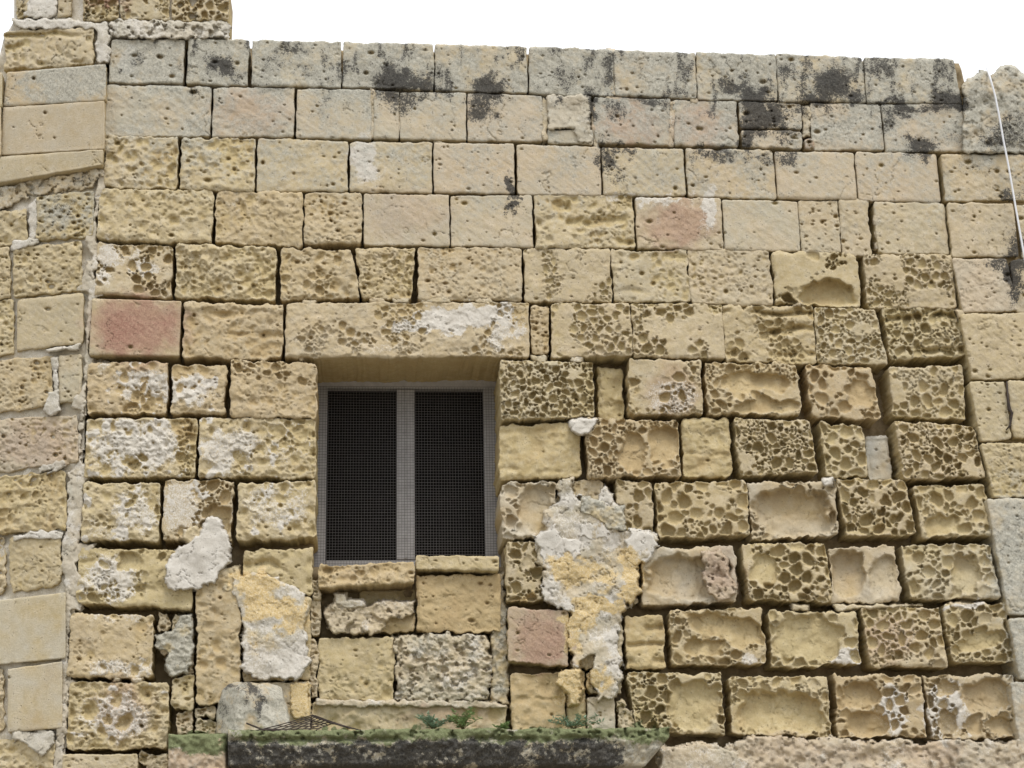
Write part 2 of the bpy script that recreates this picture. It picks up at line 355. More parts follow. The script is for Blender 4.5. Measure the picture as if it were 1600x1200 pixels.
def stone(parent, q, kind, prot=0, pl=MAIN, back=.27, bas=(), name='stone', label=None, seed=None, lean=True, **ov):
    """q = x0,x1,yTL,yTR,yBR,yBL (+ dxTL,dxTR,dxBR,dxBL)"""
    x0, x1, tl, tr, br, bl = q[:6]
    dx = q[6:] if len(q) > 6 else (0, 0, 0, 0)
    k = dict(KINDS[kind]); k.update(ov)
    seed = seed if seed is not None else (x0 * 3.1 + tl * 7.7) % 97
    rng = np.random.RandomState(int(x0 * 13 + tl * 7) & 65535)
    hh = (bl - tl) / 2
    if lean:
        a0 = (x0 - 630) / 8300 * hh; a1 = (x1 - 630) / 8300 * hh
    else: a0 = a1 = 0
    c = np.array([(x0 - a0 + dx[0], tl), (x1 - a1 + dx[1], tr), (x1 + a1 + dx[2], br), (x0 + a0 + dx[3], bl)], float)
    W = x1 - x0; H = (bl + br - tl - tr) / 2
    nx = max(8, int(W / STEP)); ny = max(8, int(H / STEP))
    U, V = np.meshgrid(np.linspace(0, 1, nx), np.linspace(0, 1, ny))
    px = (c[0, 0] * (1 - U) + c[1, 0] * U) * (1 - V) + (c[3, 0] * (1 - U) + c[2, 0] * U) * V
    py = (c[0, 1] * (1 - U) + c[1, 1] * U) * (1 - V) + (c[3, 1] * (1 - U) + c[2, 1] * U) * V
    # distances to the edges in px
    dl, dr, dt, db = U * W, (1 - U) * W, V * H, (1 - V) * H
    fall = 12.
    E = k['edge']
    G = 1.9 if E > 2 else .6; sg = rng.uniform(-1.1, 1.3, 5) * (1 if E > 2 else .4)
    nz = lambda t, s: (fb(t, t * 0 + s, 15, seed + s, 5, .62) - .12) * E * 1.25 + (G if s > 2 else min(G, .7)) + sg[s] * (1 if s > 2 else .6)
    px = px - np.exp(-dl / fall) * nz(py, 1) * .8 + np.exp(-dr / fall) * nz(py, 2) * .8
    py = py - np.exp(-dt / fall) * nz(px, 3) + np.exp(-db / fall) * nz(px, 4)
    # rounded corners
    R = min(k['rnd'] * .8, 5)
    ex = np.minimum(dl, dr); ey = np.minimum(dt, db)
    m = (ex < R) & (ey < R)
    dc = np.hypot(R - ex, R - ey)
    pull = np.where(m, np.clip(np.maximum(R - ex, R - ey) / np.maximum(dc, 1e-3), .6, 1), 1)
    cxs = np.where(dl < dr, 1, -1); cys = np.where(dt < db, 1, -1)
    px = px + cxs * np.where(m, (R - ex) * (1 - pull), 0); py = py + cys * np.where(m, (R - ey) * (1 - pull), 0)
    h = relief(px, py, (x0, x1, min(tl, tr), max(bl, br)), k, seed, rng, bas=bas)
    tl_ = k.get('tilt', .004 if kind in ('sm', 'sr', 'fl') else .010); h = h + rng.uniform(-tl_, tl_) * (U - .5) * 2 + rng.uniform(-tl_, tl_) * (V - .5) * 2
    ed = np.minimum(ex, ey)
    rr = k['rnd'] * (1 + .5 * fb(px, py, 14, seed + 60, 2))
    t = np.clip(1 - ed / np.maximum(rr, .8), 0, 1)
    hr = -(k['rnd'] * .0008 + .001) * t ** 2.4
    # keep the outermost ring from sinking to pit depth so the rim reads as a ridge
    rimf = ss(0, 4.5, ed)
    h = h * (.45 + .55 * rimf) + hr
    eroded = ss(.003, .013, -(h - hr) - k['und'] * .5)
    pat = k['pat'] * (1 - .85 * eroded) * (1 + .0 * px)
    M = masks(px, py, seed)
    g = np.clip((.78 + .12 * ss(500, 1000, px)) * ss(470, 110, py) + .32 * ss(175, 120, py) + .8 * k.get('gry', 0), 0, 1.2) * (.72 + .5 * fb(px, py, 40, 5, 3)) * (1 if pl is MAIN else k.get('gl', .25))
    gry = np.maximum(np.clip(g, 0, 1), M.get('gry', 0)) * (1 - .4 * eroded)
    z = np.zeros(px.shape)
    wc = k.get('wc', 0)
    wht = M.get('wht', z) * (1 - .55 * ss(.008, .02, -h))
    if wc: wht = np.maximum(wht, ss(-.15, .35, fb(px, py, 20, seed + 70, 4) + wc * 1.1 - .66) * (1 - .7 * ss(.006, .016, -h)) * .9)
    if pl is not LEFT:
        bf = ss(.10, .75, .62 * fb(px, py * .8, 30, 3, 6, .7) + .55 * fb(px * 1.5, py * .38, 26, 8, 4, .6) + .22 * ss(200, 90, py) + .10 * ss(500, 900, px) - .55 * ss(165, 300, py) - .12) * .58
        M['blk'] = np.maximum(M.get('blk', z), bf)
    wear = np.stack([pat, M.get('blk', z), wht, gry], -1)
    tint = np.stack([np.maximum(M.get('pnk', z), k.get('pink', 0)) * (1 - .7 * eroded), np.maximum(M.get('och', z), k.get('och', 0)), M.get('grn', z), k.get('pale', 0) * (.65 + .6 * fb(px, py, 26, seed + 90, 3))], -1)
    front = pl.at(px, py, prot + h)
    idx = np.arange(nx * ny).reshape(ny, nx)
    Q = [np.stack([idx[:-1, :-1], idx[1:, :-1], idx[1:, 1:], idx[:-1, 1:]], -1).reshape(-1, 4)]
    loop = np.concatenate([idx[0, :-1], idx[:-1, -1], idx[-1, :0:-1], idx[:0:-1, 0]])
    Vs = [front.reshape(-1, 3)]; Ws = [wear.reshape(-1, 4)]; Ts = [tint.reshape(-1, 4)]
    fl = Vs[0][loop]; lpx = px.ravel()[loop]; lpy = py.ravel()[loop]
    cen = fl.mean(0); out = fl - cen; out -= np.outer(out @ pl.back, pl.back); out /= np.maximum(np.linalg.norm(out, axis=1), 1e-6)[:, None]
    prev = loop; base = nx * ny; total = prot + back
    # direction pulls sides slightly inwards as they go back, with a rough surface
    for j, f in enumerate((.03, .10, .22, .40, .65, 1.0)):
        jit = fb(lpx + lpy, lpx * .7 - lpy + f * 140, 11, seed + 80, 4)[:, None] * .0065 * min(1, f * 6)
        ring = fl - pl.back * (total * f) + out * (jit - .004 * f - (.001 if j else 0))
        Vs.append(ring)
        wj = Ws[0][loop].copy(); wj[:, 0] *= max(0, 1 - 4 * f) * .6; wj[:, 1] *= max(0, 1 - 3 * f); wj[:, 2] *= max(0, 1 - 6 * f); wj[:, 3] *= .6
        tj = Ts[0][loop].copy(); tj[:, 0] *= max(0, 1 - 5 * f) ; tj[:, 1] *= max(0, 1 - 6 * f); Ws.append(wj); Ts.append(tj)
        cur = base + np.arange(len(loop)); base += len(loop)
        n1 = np.roll(prev, -1); n2 = np.roll(cur, -1)
        Q.append(np.stack([prev, n1, n2, cur], -1)); prev = cur
    o = mesh_obj(name, np.vstack(Vs), np.vstack(Q), STONE, parent, True, np.vstack(Ws), np.vstack(Ts))
    if label: o['label'] = label
    return o

def sdpoly(px, py, poly):
    d = np.full(px.shape, 1e9); ins = np.zeros(px.shape, bool); n = len(poly)
    for i in range(n):
        ax, ay = poly[i]; bx, by = poly[(i + 1) % n]
        ex, ey = bx - ax, by - ay
        t = np.clip(((px - ax) * ex + (py - ay) * ey) / (ex * ex + ey * ey + 1e-9), 0, 1)
        d = np.minimum(d, np.hypot(px - ax - t * ex, py - ay - t * ey))
        c = ((ay > py) != (by > py)) & (px < (bx - ax) * (py - ay) / ((by - ay) if by != ay else 1e-9) + ax)
        ins ^= c
    return np.where(ins, -d, d)
def patch(parent, poly, prot, thick=.012, rough=.004, rag=4, pl=MAIN, name='plaster_patch', label=None, step=1.6, sink=.05, big=.01, hf=None, slope=0, pits=0, **t):
    poly = np.array(poly, float); x0, y0 = poly.min(0) - 8; x1, y1 = poly.max(0) + 8
    xs = np.arange(x0, x1, step); ys = np.arange(y0, y1, step)
    px, py = np.meshgrid(xs, ys); seed = (x0 * 1.7 + y0 * 3.3) % 83
    sd = sdpoly(px, py, poly) + fb(px, py, 9, seed, 4) * rag
    h = prot + thick * ss(2.5, -2.5, sd) + big * fb(px, py, 34, seed + 1, 3) + rough * .55 * fb(px, py, 4.5, seed + 2, 3) + rough * .5 * fb(px, py, 15, seed + 6, 3)
    if hf: h = h + hf(px, py)
    if pits: h = h - pits * ss(.25, .6, fb(px, py, 8, seed + 5, 3))
    # hairline cracks
    cr = np.abs(fb(px, py, 30, seed + 9, 4)); h = h - 1.5 * t.get('crack', .004) * np.exp(-(cr / .022) ** 2)
    h = h + slope * (py - y0) / (y1 - y0)
    h = h - sink * ss(-1.0, 2.2, sd)
    M = masks(px, py, seed); z = np.zeros(px.shape)
    nz = fb(px, py, 24, seed + 12, 4)
    wear = np.stack([z + t.get('pat', .6), M.get('blk', z), np.maximum(M.get('wht', z), np.clip(t.get('wht', 0) + nz * t.get('var', .25), 0, 1)), np.maximum(M.get('gry', z) * .8, t.get('gry', 0) * (.7 + .5 * nz))], -1)
    och = M.get('och', z)
    wear[..., 2] = wear[..., 2] * (1 - np.clip(och, 0, 1) * .8)
    tint = np.stack([np.maximum(M.get('pnk', z), t.get('pink', 0)), np.maximum(och, t.get('och', 0)), M.get('grn', z), z + t.get('pale', 0)], -1)
    ny, nx = px.shape; idx = np.arange(nx * ny).reshape(ny, nx)
    Q = np.stack([idx[:-1, :-1], idx[1:, :-1], idx[1:, 1:], idx[:-1, 1:]], -1).reshape(-1, 4)
    keep = (sd < 3.4).ravel()[Q].all(1); Q = Q[keep]
    use = np.unique(Q); rm = np.full(nx * ny, -1); rm[use] = np.arange(len(use)); Q = rm[Q]
    o = mesh_obj(name, pl.at(px, py, h).reshape(-1, 3)[use], Q, STONE, parent, True, wear.reshape(-1, 4)[use], tint.reshape(-1, 4)[use])
    if label: o['label'] = label
    return o
def boxes(name, L, m, parent=None, smooth=False):
    """L: list of 8-corner arrays"""
    V = []; Fc = []
    for b in L:
        n = len(V); V += [tuple(map(float, p)) for p in b]
        Fc += [(n, n+3, n+2, n+1), (n+4, n+5, n+6, n+7), (n, n+1, n+5, n+4), (n+1, n+2, n+6, n+5), (n+2, n+3, n+7, n+6), (n+3, n, n+4, n+7)]
    return mesh_obj(name, V, Fc, m, parent, smooth)
def wbox(x0, x1, y0, y1, z0, z1):
    return [(x0,y0,z0),(x1,y0,z0),(x1,y1,z0),(x0,y1,z0),(x0,y0,z1),(x1,y0,z1),(x1,y1,z1),(x0,y1,z1)]
def tube(name, pts, r, m, parent=None, n=8):
    pts = [np.array(p, float) for p in pts]; V = []; Fc = []
    for i, p in enumerate(pts):
        t = nrm(pts[min(i+1, len(pts)-1)] - pts[max(i-1, 0)]); a = nrm(np.cross(t, (0.13, 1, .2))); b = np.cross(t, a)
        rr = r[i] if isinstance(r, (list, tuple)) else r
        for j in range(n):
            th = 2 * math.pi * j / n; V.append(p + rr * (math.cos(th) * a + math.sin(th) * b))
    for i in range(len(pts) - 1):
        for j in range(n): Fc.append((i*n+j, i*n+(j+1) % n, (i+1)*n+(j+1) % n, (i+1)*n+j))
    Fc.append(tuple(range(n))[::-1]); Fc.append(tuple(range(len(pts)*n-n, len(pts)*n)))
    return mesh_obj(name, V, Fc, m, parent)

# ================================================================== setting
g = 600.
gr = mesh_obj('ground', [(-g,-g,0),(g,-g,0),(g,g,0),(-g,g,0)], [(0,1,2,3)], ASPH, None, False); gr['kind'] = 'structure'

# ================================================================== main wall
base = P(800, 1380); 
wall = thing('stone_wall', (base[0], 0, 0), 'weathered honey coloured limestone block wall with one screened window, honeycombed stones on its right', 'wall')
def core(name, xs, ys, pl, depth, hole=None, side=0, mt=None, amp=.02, seed=3, parent=None, topf=None, step=4, **t):
    px, py = np.meshgrid(np.arange(xs[0], xs[1], step), np.arange(ys[0], ys[1], step)); px = px.astype(float); py = py.astype(float)
    if topf is not None:
        tp = np.interp(px, *topf); py = np.maximum(py, tp)
    h = -depth + amp * fb(px, py, 22, seed, 4)
    dmap = t.get('dmap')
    if dmap: h = h + dmap(px, py)
    ny, nx = px.shape; idx = np.arange(nx * ny).reshape(ny, nx)
    Q = np.stack([idx[:-1, :-1], idx[1:, :-1], idx[1:, 1:], idx[:-1, 1:]], -1).reshape(-1, 4)
    if hole:
        x0, x1, y0, y1 = hole; ins = ((px > x0) & (px < x1) & (py > y0) & (py < y1)).ravel(); Q = Q[~ins[Q].any(1)]
    if side: Q = Q[((side * (px - corner_x(py)) > -6).ravel()[Q]).all(1)]
    M = masks(px, py, 1); z = np.zeros(px.shape); n = fb(px, py, 30, seed + 5, 4)
    wear = np.stack([z + t.get('pat', .2), M.get('blk', z) * .8, np.clip(z + t.get('wht', 0) + n * .25 * (t.get('wht', 0) > 0), 0, 1), z + t.get('gry', .2) * (.7 + n)], -1)
    tint = np.stack([z, z, z, z + t.get('pale', 0)], -1)
    return mesh_obj(name, pl.at(px, py, h).reshape(-1, 3), Q, mt or STONE, parent, True, wear.reshape(-1, 4), tint.reshape(-1, 4))
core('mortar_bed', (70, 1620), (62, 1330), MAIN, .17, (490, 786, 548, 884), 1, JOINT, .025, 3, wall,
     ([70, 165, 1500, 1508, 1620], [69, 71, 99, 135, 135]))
# solid body of the wall behind the facing stones, round the window opening
wl, wr = P(486, 700)[0], P(790, 700)[0]; wt, wb = P(640, 552)[2], P(640, 900)[2]
top = P(800, 100)[2]; lft = P(150, 300)[0]; rgt = P(1700, 300)[0]
boxes('wall_core', [wbox(lft, wl, .27, .62, .0, top), wbox(wr, rgt, .27, .62, .0, top), wbox(wl + .003, wr - .003, .27, .62, wt, top - .004), wbox(wl + .003, wr - .003, .27, .62, 0.0, wb)], simple('rubble_core', (.30, .23, .13), (.38, .30, .18), 8), wall)
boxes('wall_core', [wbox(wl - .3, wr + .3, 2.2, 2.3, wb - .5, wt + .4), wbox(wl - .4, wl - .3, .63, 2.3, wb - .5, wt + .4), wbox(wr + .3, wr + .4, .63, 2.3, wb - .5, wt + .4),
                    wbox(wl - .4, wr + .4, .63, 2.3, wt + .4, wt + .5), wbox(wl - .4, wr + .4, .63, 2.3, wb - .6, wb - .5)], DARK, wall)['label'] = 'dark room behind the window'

Y = dict()
S = lambda q, kind, prot=0, **k: stone(wall, q, kind, prot / 100., **k)
# course 1, lichened coping
for q in [(172,287,63,62,130,129),(293,388,61,63,133,131),(394,533,63,66,135,133),(536,677,67,69,141,136),(680,823,69,73,144,141),(827,958,73,78,149,146),
          (960,1087,79,84,153,149),(1089,1213,82,86,157,155),(1215,1350,84,90,160,158),(1352,1492,90,93,161,160,0,0,8,0)]:
    S(q, 'sr', .5, pat=.6, edge=1.7, rnd=3.2, gry=.42, pale=.28)
# course 2
for q, kd, o in [((165,329,133,137,213,212),'sr',{}),((333,460,137,138,213,214),'sr',{}),((464,580,139,140,216,214),'sm',{}),((584,623,143,145,218,216),'sm',{}),((625,728,145,146,219,218),'sm',{}),
           ((731,848,146,150,221,220),'sm',{}),((856,926,203,203,225,223),'sm',{}),((928,1048,153,155,226,223),'sr',{}),((1053,1152,157,158,228,226),'sr',{}),
           ((1156,1252,160,162,201,199),'sr',{}),((1159,1253,204,205,232,230),'sr',{}),((1268,1378,162,163,235,234),'sr',{'gry':.15}),((1381,1508,163,163,236,237),'sr',{'gry':.25})]:
    S(q, kd, 0, pat=.9, gry=o.get('gry', .05), pale=.12)
S((1257,1271,218,219,236,235), 'sr', .4, pink=.6, label='small pink stone chip wedged in a joint')
patch(wall, [(854,148),(925,150),(922,200),(926,224),(905,224),(900,204),(856,202)], .004, .012, .006, 4, name='mortar_patch', pat=.7, gry=.35, wht=.25, pale=.4)
# course 3
for q, kd, p_, o in [((163,278,214,216,293,290),'di',1,{'pat':.6}),((283,398,217,218,296,295),'di',1,{'pat':.45}),((402,543,217,221,299,299),'sr',.3,{'pat':.6,'dim':(.004,16)}),((547,675,222,222,301,299),'sr',0,{}),
          ((678,803,224,226,302,300),'sm',.3,{'pits':16}),((808,938,227,230,305,303),'sm',0,{}),((942,1070,231,233,306,304),'sr',0,{}),((1073,1210,233,236,311,307),'sr',0,{'gry':.25}),
          ((1213,1336,238,240,311,310),'sm',.5,{'rnd':6}),((1339,1466,238,241,316,312),'sm',.5,{'rnd':5,'pits':10})]:
    S(q, kd, p_, **o)
# course 4
for q, kd, p_, o in [((153,332,297,299,379,371),'di',1.5,{}),((337,472,300,303,382,377),'di',1.2,{'pits':14}),((475,565,304,303,380,380),'pt',.8,{'pat':.5}),((569,701,304,305,384,383),'sm',.3,{}),
          ((705,832,307,306,386,384),'sm',0,{'pits':10}),((836,990,307,308,386,386),'gr',.3,{'gro':.022,'hon':(6,.2,.014),'pat':.5}),((995,1128,309,310,390,388),'sr',.3,{}),((1131,1248,313,315,392,390),'sm',.4,{}),
          ((1250,1311,314,314,396,394),'sr',0,{'pits':30}),((1314,1358,314,314,396,396),'sr',-.4,{'edge':3}),((1369,1479,316,318,397,396),'sr',.3,{})]:
    S(q, kd, p_, **o)
# course 5
for q, kd, p_, o in [((150,268,380,387,464,460),'hs',1,{'hon':(8,.5,.026)}),((275,431,384,388,468,464),'di',2,{'dim':(.02,15),'hon':(8,.4,.015)}),((438,555,388,391,464,467,0,-6,7,0),'di',1,{'hon':(8,.5,.016)}),
          ((559,648,388,388,466,464,-4,2,-5,7),'pt',.8,{'hon':(7,.5,.015)}),((653,815,387,388,468,468),'pt',.5,{'pat':.55,'dim':(.003,8)}),((820,955,390,390,470,470),'hs',.5,{'hon':(6,.55,.016)}),
          ((958,1076,391,392,470,470,-3,-2,2,0),'gr',.5,{'hon':(6,.15,.01),'gro':.012,'pat':.6}),((1079,1205,392,392,474,473,-3,-2,2,0),'pt',.3,{'dim':(.002,8),'pits':40,'pat':.65}),
          ((1209,1341,396,399,479,474),'hl',.5,{'hon':(13,.42,.05),'bas':[(1247,438,1345,486,.06)]}),((1353,1491,398,400,480,478),'hs',.8,{'hon':(7,.55,.02)})]:
    bs_ = o.pop('bas', ()); S(q, kd, p_, bas=bs_, **o)
# course 6
S((142,281,467,471,556,554), 'fl', 2, pink=.0, label='smooth pink faced block in the corner', fine=.0012, rnd=3)
S((287,442,473,477,557,556), 'di', 2, gro=.014, dim=(.008,15))
lin = stone(wall, (447,826,474,474,556,556), 'hs', .015, back=.40, name='lintel', label='long window lintel with white crust', hon=(6.5,.42,.018), pits=25, edge=2.2, dim=(.006,12))
for q, kd, p_, o in [((830,858,478,478,550,552),'pt',0,{'rnd':6}),((862,986,475,475,554,557),'hs',1.5,{'hon':(6.5,.62,.024)}),((989,1130,475,476,558,555),'hs',1,{'hon':(7.5,.6,.026)}),
          ((1131,1273,477,479,566,563),'gr',0,{'gro':.035,'hon':(8,.6,.02)}),((1275,1377,483,484,568,566,0,-6,6,0),'hs',.5,{'hon':(7,.7,.02)}),((1386,1500,481,481,556,560,-3,-6,6,3),'gr',.5,{'gro':.04,'hon':(8,.8,.024)})]:
    S(q, kd, p_, **o)
# course 7
for q, kd, p_, o in [((138,262,568,568,646,645),'di',1,{'wc':.25,'hon':(8,.2,.02)}),((268,353,572,572,644,646),'di',.5,{'wc':.3}),((359,495,563,570,650,648),'di',2,{'hon':(8,.2,.02),'back':.40})]:
    S(q, kd, p_, **o)
for q, kd, p_, o in [((782,927,564,568,648,654),'hs',1.5,{'hon':(6,.95,.024),'back':.40}),((935,973,576,577,655,655),'sl',-6,{}),((983,1097,564,566,646,645),'hm',1.5,{'hon':(9,.72,.034)}),
          ((1103,1249,567,571,648,645),'hw',1,{'bas':[(1125,580,1235,612,.05),(1150,622,1250,645,.035)],'hon':(9,.8,.03)}),((1264,1368,570,574,654,648,-3,-4,4,3),'hl',1.2,{'bas':[(1325,590,1366,645,.03)],'hon':(10,.9,.035)}),
          ((1392,1506,576,574,652,648),'hm',1,{'hon':(9,.85,.03)})]:
    b_ = o.pop('bas', ()); S(q, kd, p_, bas=b_, **o)
# course 8
S((134,307,656,656,744,743), 'ro', 1, hon=(9,.25,.024), bowl=(13,.9,.02), pits=10, wc=.45, pat=.4, fine=.003, edge=2.5)
S((312,494,655,658,745,743), 'di', 1.2, hon=(12,.3,.03), wc=.3, back=.40)
for q, kd, p_, o in [((780,906,668,662,742,749),'sl',-2,{'dim':(.004,16),'back':.40}),((917,1062,656,656,744,744),'hl',1.2,{'bas':[(968,672,1008,736,.045),(1015,668,1062,724,.05)],'hon':(8,.85,.028)}),((1067,1141,656,656,744,745),'sl',-1,{'dim':(.005,13)}),
          ((1152,1271,655,660,738,742,-3,-3,3,3),'hm',1.5,{'hon':(8.5,.95,.032)}),((1286,1352,662,668,742,742,-3,0,0,3),'hl',1,{'hon':(10,.95,.035)}),((1354,1390,682,680,746,748),'sl',-6,{'pale':.8,'fine':.0005}),
          ((1406,1529,660,668,744,746,-3,-3,5,3),'hm',2,{'hon':(8.5,.97,.034)})]:
    b_ = o.pop('bas', ()); S(q, kd, p_, bas=b_, **o)
# course 9
S((128,250,754,757,842,843), 'di', 1.5, wc=.35, hon=(7,.2,.02))
S((256,363,751,752,842,842), 'hm', .8, hon=(11,.6,.035), wc=.25, bas=[(312,790,362,845,.05)])
S((371,493,756,752,838,842), 'di', 1.5, wc=.2, back=.40)
for q, kd, p_, o in [((784,868,757,753,842,842),'hw',0,{'bas':[(810,757,866,838,.05)],'pale':.45,'back':.40}),((870,945,758,752,842,842),'ro',-3,{'gry':.3}),((965,1019,750,752,836,832),'hm',-.5,{'hon':(10,.95,.035)}),
          ((1026,1168,755,752,836,838),'hl',1.5,{'hon':(12,.97,.045)}),((1172,1306,753,754,836,843),'hw',.5,{'bas':[(1172,765,1304,842,.07)],'pale':.35,'hon':(9,.5,.03)}),
          ((1316,1424,750,752,834,836,-4,-6,4,4),'hm',1.8,{'hon':(9.5,.93,.034)}),((1434,1544,762,758,838,838,-4,-3,4,4),'hl',1,{'hon':(11,.95,.035),'bas':[(1440,805,1500,838,.035)]})]:
    b_ = o.pop('bas', ()); S(q, kd, p_, bas=b_, **o)
# course 10
S((122,302,858,862,950,940), 'sl', 1, hon=(9,.25,.025), bas=[(185,860,225,895,.04)], dim=(.004,16))
S((307,374,888,892,1098,1100), 'di', 1.5, pat=.35, dim=(.003,20), label='upright block set on end', lean=False)
S((381,489,862,858,928,918), 'gr', 0, gro=.03, hon=None, dim=(.002,16), pat=.2)
S((381,485,938,935,1060,1064), 'sl', -1, pat=.3)
S((388,485,1068,1066,1142,1142), 'sr', -1, och=.2)
for q, kd, p_, o in [((790,852,849,850,938,937),'hm',0,{'hon':(9,.85,.035)}),((855,995,850,850,942,942),'ro',-2,{'pat':.6}),((1002,1150,856,858,938,946),'hw',0,{'bas':[(1004,866,1148,938,.055)],'pale':.42,'hon':None}),
          ((1166,1295,852,850,938,934,-4,-3,4,4),'hl',1.8,{'hon':(10.5,.97,.04),'bas':[(1178,866,1215,918,.04)]}),((1298,1404,856,853,938,942),'hw',0,{'bas':[(1296,858,1352,936,.06),(1358,868,1402,936,.035)],'pale':.35,'hon':None}),
          ((1416,1554,853,851,934,936,-4,-4,5,4),'hl',1,{'hon':(11,.95,.04),'bas':[(1485,862,1530,925,.055)],'pale':.2})]:
    b_ = o.pop('bas', ()); S(q, kd, p_, bas=b_, **o)
# course 11
S((108,238,958,963,1058,1056), 'di', 1.5, dim=(.002,18), hon=None)
for q in [(246,266,960,962,985,988),(270,302,962,960,1010,1000),(250,275,992,994,1018,1016)]: S(q, 'ro', -2, rnd=7, gry=.1)
patch(wall, [(243,995),(268,985),(282,962),(300,960),(303,1012),(296,1052),(268,1056),(256,1040),(262,1022),(242,1010)], -.015, .03, .012, 4, name='mortar_patch', label='dark grey cement plug between blocks', gry=1.7, pat=.3, sink=.08, big=.015, var=0)
S((268,302,1014,1014,1052,1056), 'ro', -3, rnd=6)
S((794,889,950,956,1040,1034), 'sm', .5, pink=.35, pat=.7, label='smooth pinkish block under the plaster', edge=3, dim=(0,10))
for q, kd, p_, o in [((892,972,945,945,1044,1042),'ro',-2,{}),((979,1038,966,962,1044,1044),'sl',-1,{'gro':.025,'dim':(.002,14)}),((1050,1194,953,951,1036,1040),'hw',1.2,{'bas':[(1072,958,1185,994,.05),(1066,1000,1132,1022,.045),(1120,962,1190,1010,.05)],'hon':(9,.9,.03)}),
          ((1203,1341,956,960,1036,1044),'hw',.8,{'bas':[(1203,960,1318,1034,.035)],'hon':(11,.7,.03)}),((1354,1474,949,951,1040,1040,-4,-3,3,4),'hm',1.2,{'hon':(9,.8,.035)}),((1481,1578,945,943,1032,1034,-4,-3,4,4),'hl',1.2,{'hon':(9.5,.92,.035),'bas':[(1500,990,1560,1018,.03)]})]:
    b_ = o.pop('bas', ()); S(q, kd, p_, bas=b_, **o)
# course 12, 13
S((106,263,1066,1068,1168,1171), 'ro', 1, wc=.1, pat=.35, fine=.003, hon=None, bowl=(16,.9,.024), edge=3)
S((269,302,1060,1058,1108,1106), 'di', 0, rnd=6)
for q in [(277,303,1112,1112,1146,1146),(306,336,1104,1104,1122,1122),(305,336,1126,1126,1148,1148)]: S(q, 'ro', -1.5, fine=.003, rnd=5)
S((96,214,1179,1178,1250,1250), 'sr', 1, pat=.6)
for q in [(218,236,1176,1176,1192,1192),(230,262,1180,1178,1215,1215)]: S(q, 'ro', -1, rnd=6, fine=.003)
for q, kd, p_, o in [((800,884,1054,1052,1160,1160),'sl',-2,{}),((886,914,1052,1050,1150,1150),'sl',-4,{}),((918,960,1090,1088,1150,1150),'sr',-1,{'gry':.1,'pat':.9}),((963,976,1092,1090,1112,1112),'ro',-1,{'rnd':5}),((966,990,1112,1110,1150,1150),'ro',-1,{'rnd':5}),((918,972,1052,1050,1080,1082),'ro',-2,{}),
          ((980,1130,1052,1053,1146,1140,0,0,0,14),'hl',.8,{'hon':(10,.8,.04),'bas':[(1040,1062,1126,1142,.04)]}),((1142,1297,1057,1058,1150,1144),'hw',.8,{'bas':[(1146,1078,1292,1148,.055)],'hon':(9,.7,.03)}),
          ((1306,1443,1055,1056,1150,1150),'hw',.5,{'bas':[(1312,1064,1378,1108,.05),(1316,1112,1392,1152,.05)],'hon':(9,.8,.03)}),((1451,1590,1057,1056,1152,1152,-5,0,4,2),'hw',.5,{'bas':[(1466,1066,1500,1090,.04),(1500,1062,1584,1115,.055),(1468,1112,1496,1150,.05),(1510,1112,1540,1150,.05),(1546,1118,1590,1152,.05)],'hon':(8,.9,.03),'pale':.15})]:
    b_ = o.pop('bas', ()); S(q, kd, p_, bas=b_, **o)
# under the window
S((498,646,886,880,908,916), 'gr', 2, gro=.012, hon=(9,.3,.02), back=.42, name='window_sill', label='eroded left half of the window sill', pat=.25)
S((651,780,868,869,892,889), 'sr', 1.5, back=.42, name='window_sill', label='squared right half of the window sill', pat=.3)
S((651,783,900,898,986,984), 'di', -3, pat=.05, hon=None, bowl=(13,.5,.010), dim=(.002,16))
S((560,648,926,922,965,968), 'sl', -14, pat=.2)
S((560,648,960,958,986,988), 'sl', -6, pat=.2)
S((498,616,999,997,1093,1095), 'di', -3, pat=.25, dim=(.003,16))
for q in [(487,502,908,908,935,935),(486,503,938,938,990,988),(484,495,1000,1000,1090,1090)]: S(q, 'ro', -3, rnd=5, fine=.003)
S((488,792,1102,1103,1160,1160), 'sl', -3, pat=.45, gro=.0)
patch(wall, [(508,948),(530,938),(575,948),(600,940),(648,938),(646,962),(612,968),(590,990),(560,992),(520,990),(512,975)], -.045, .03, .014, 5, name='mortar_patch', gry=.2, wht=.35, pat=.7, pits=.02, sink=.07, label='crumbling mortar bed under the sill')
patch(wall, [(524,928),(540,927),(542,938),(568,938),(570,948),(548,952),(524,944)], -.03, .02, .004, 2, name='mortar_patch', wht=.5, pat=.8)
patch(wall, [(614,994),(700,990),(762,994),(768,1040),(764,1094),(700,1098),(640,1096),(616,1094),(620,1050)], -.055, .035, .016, 5, name='mortar_patch', label='coarse grey pebbly mortar filling', gry=.35, wht=.3, pat=.8, pits=.025)
patch(wall, [(764,898),(786,896),(792,960),(796,1100),(768,1102),(766,1000)], -.09, .03, .014, 5, name='mortar_patch', gry=.7, pat=.4)
patch(wall, [(495,1094),(620,1094),(760,1096),(792,1102),(790,1108),(620,1104),(495,1104)], -.03, .02, .006, 4, name='mortar_patch', wht=.3, pat=.8)
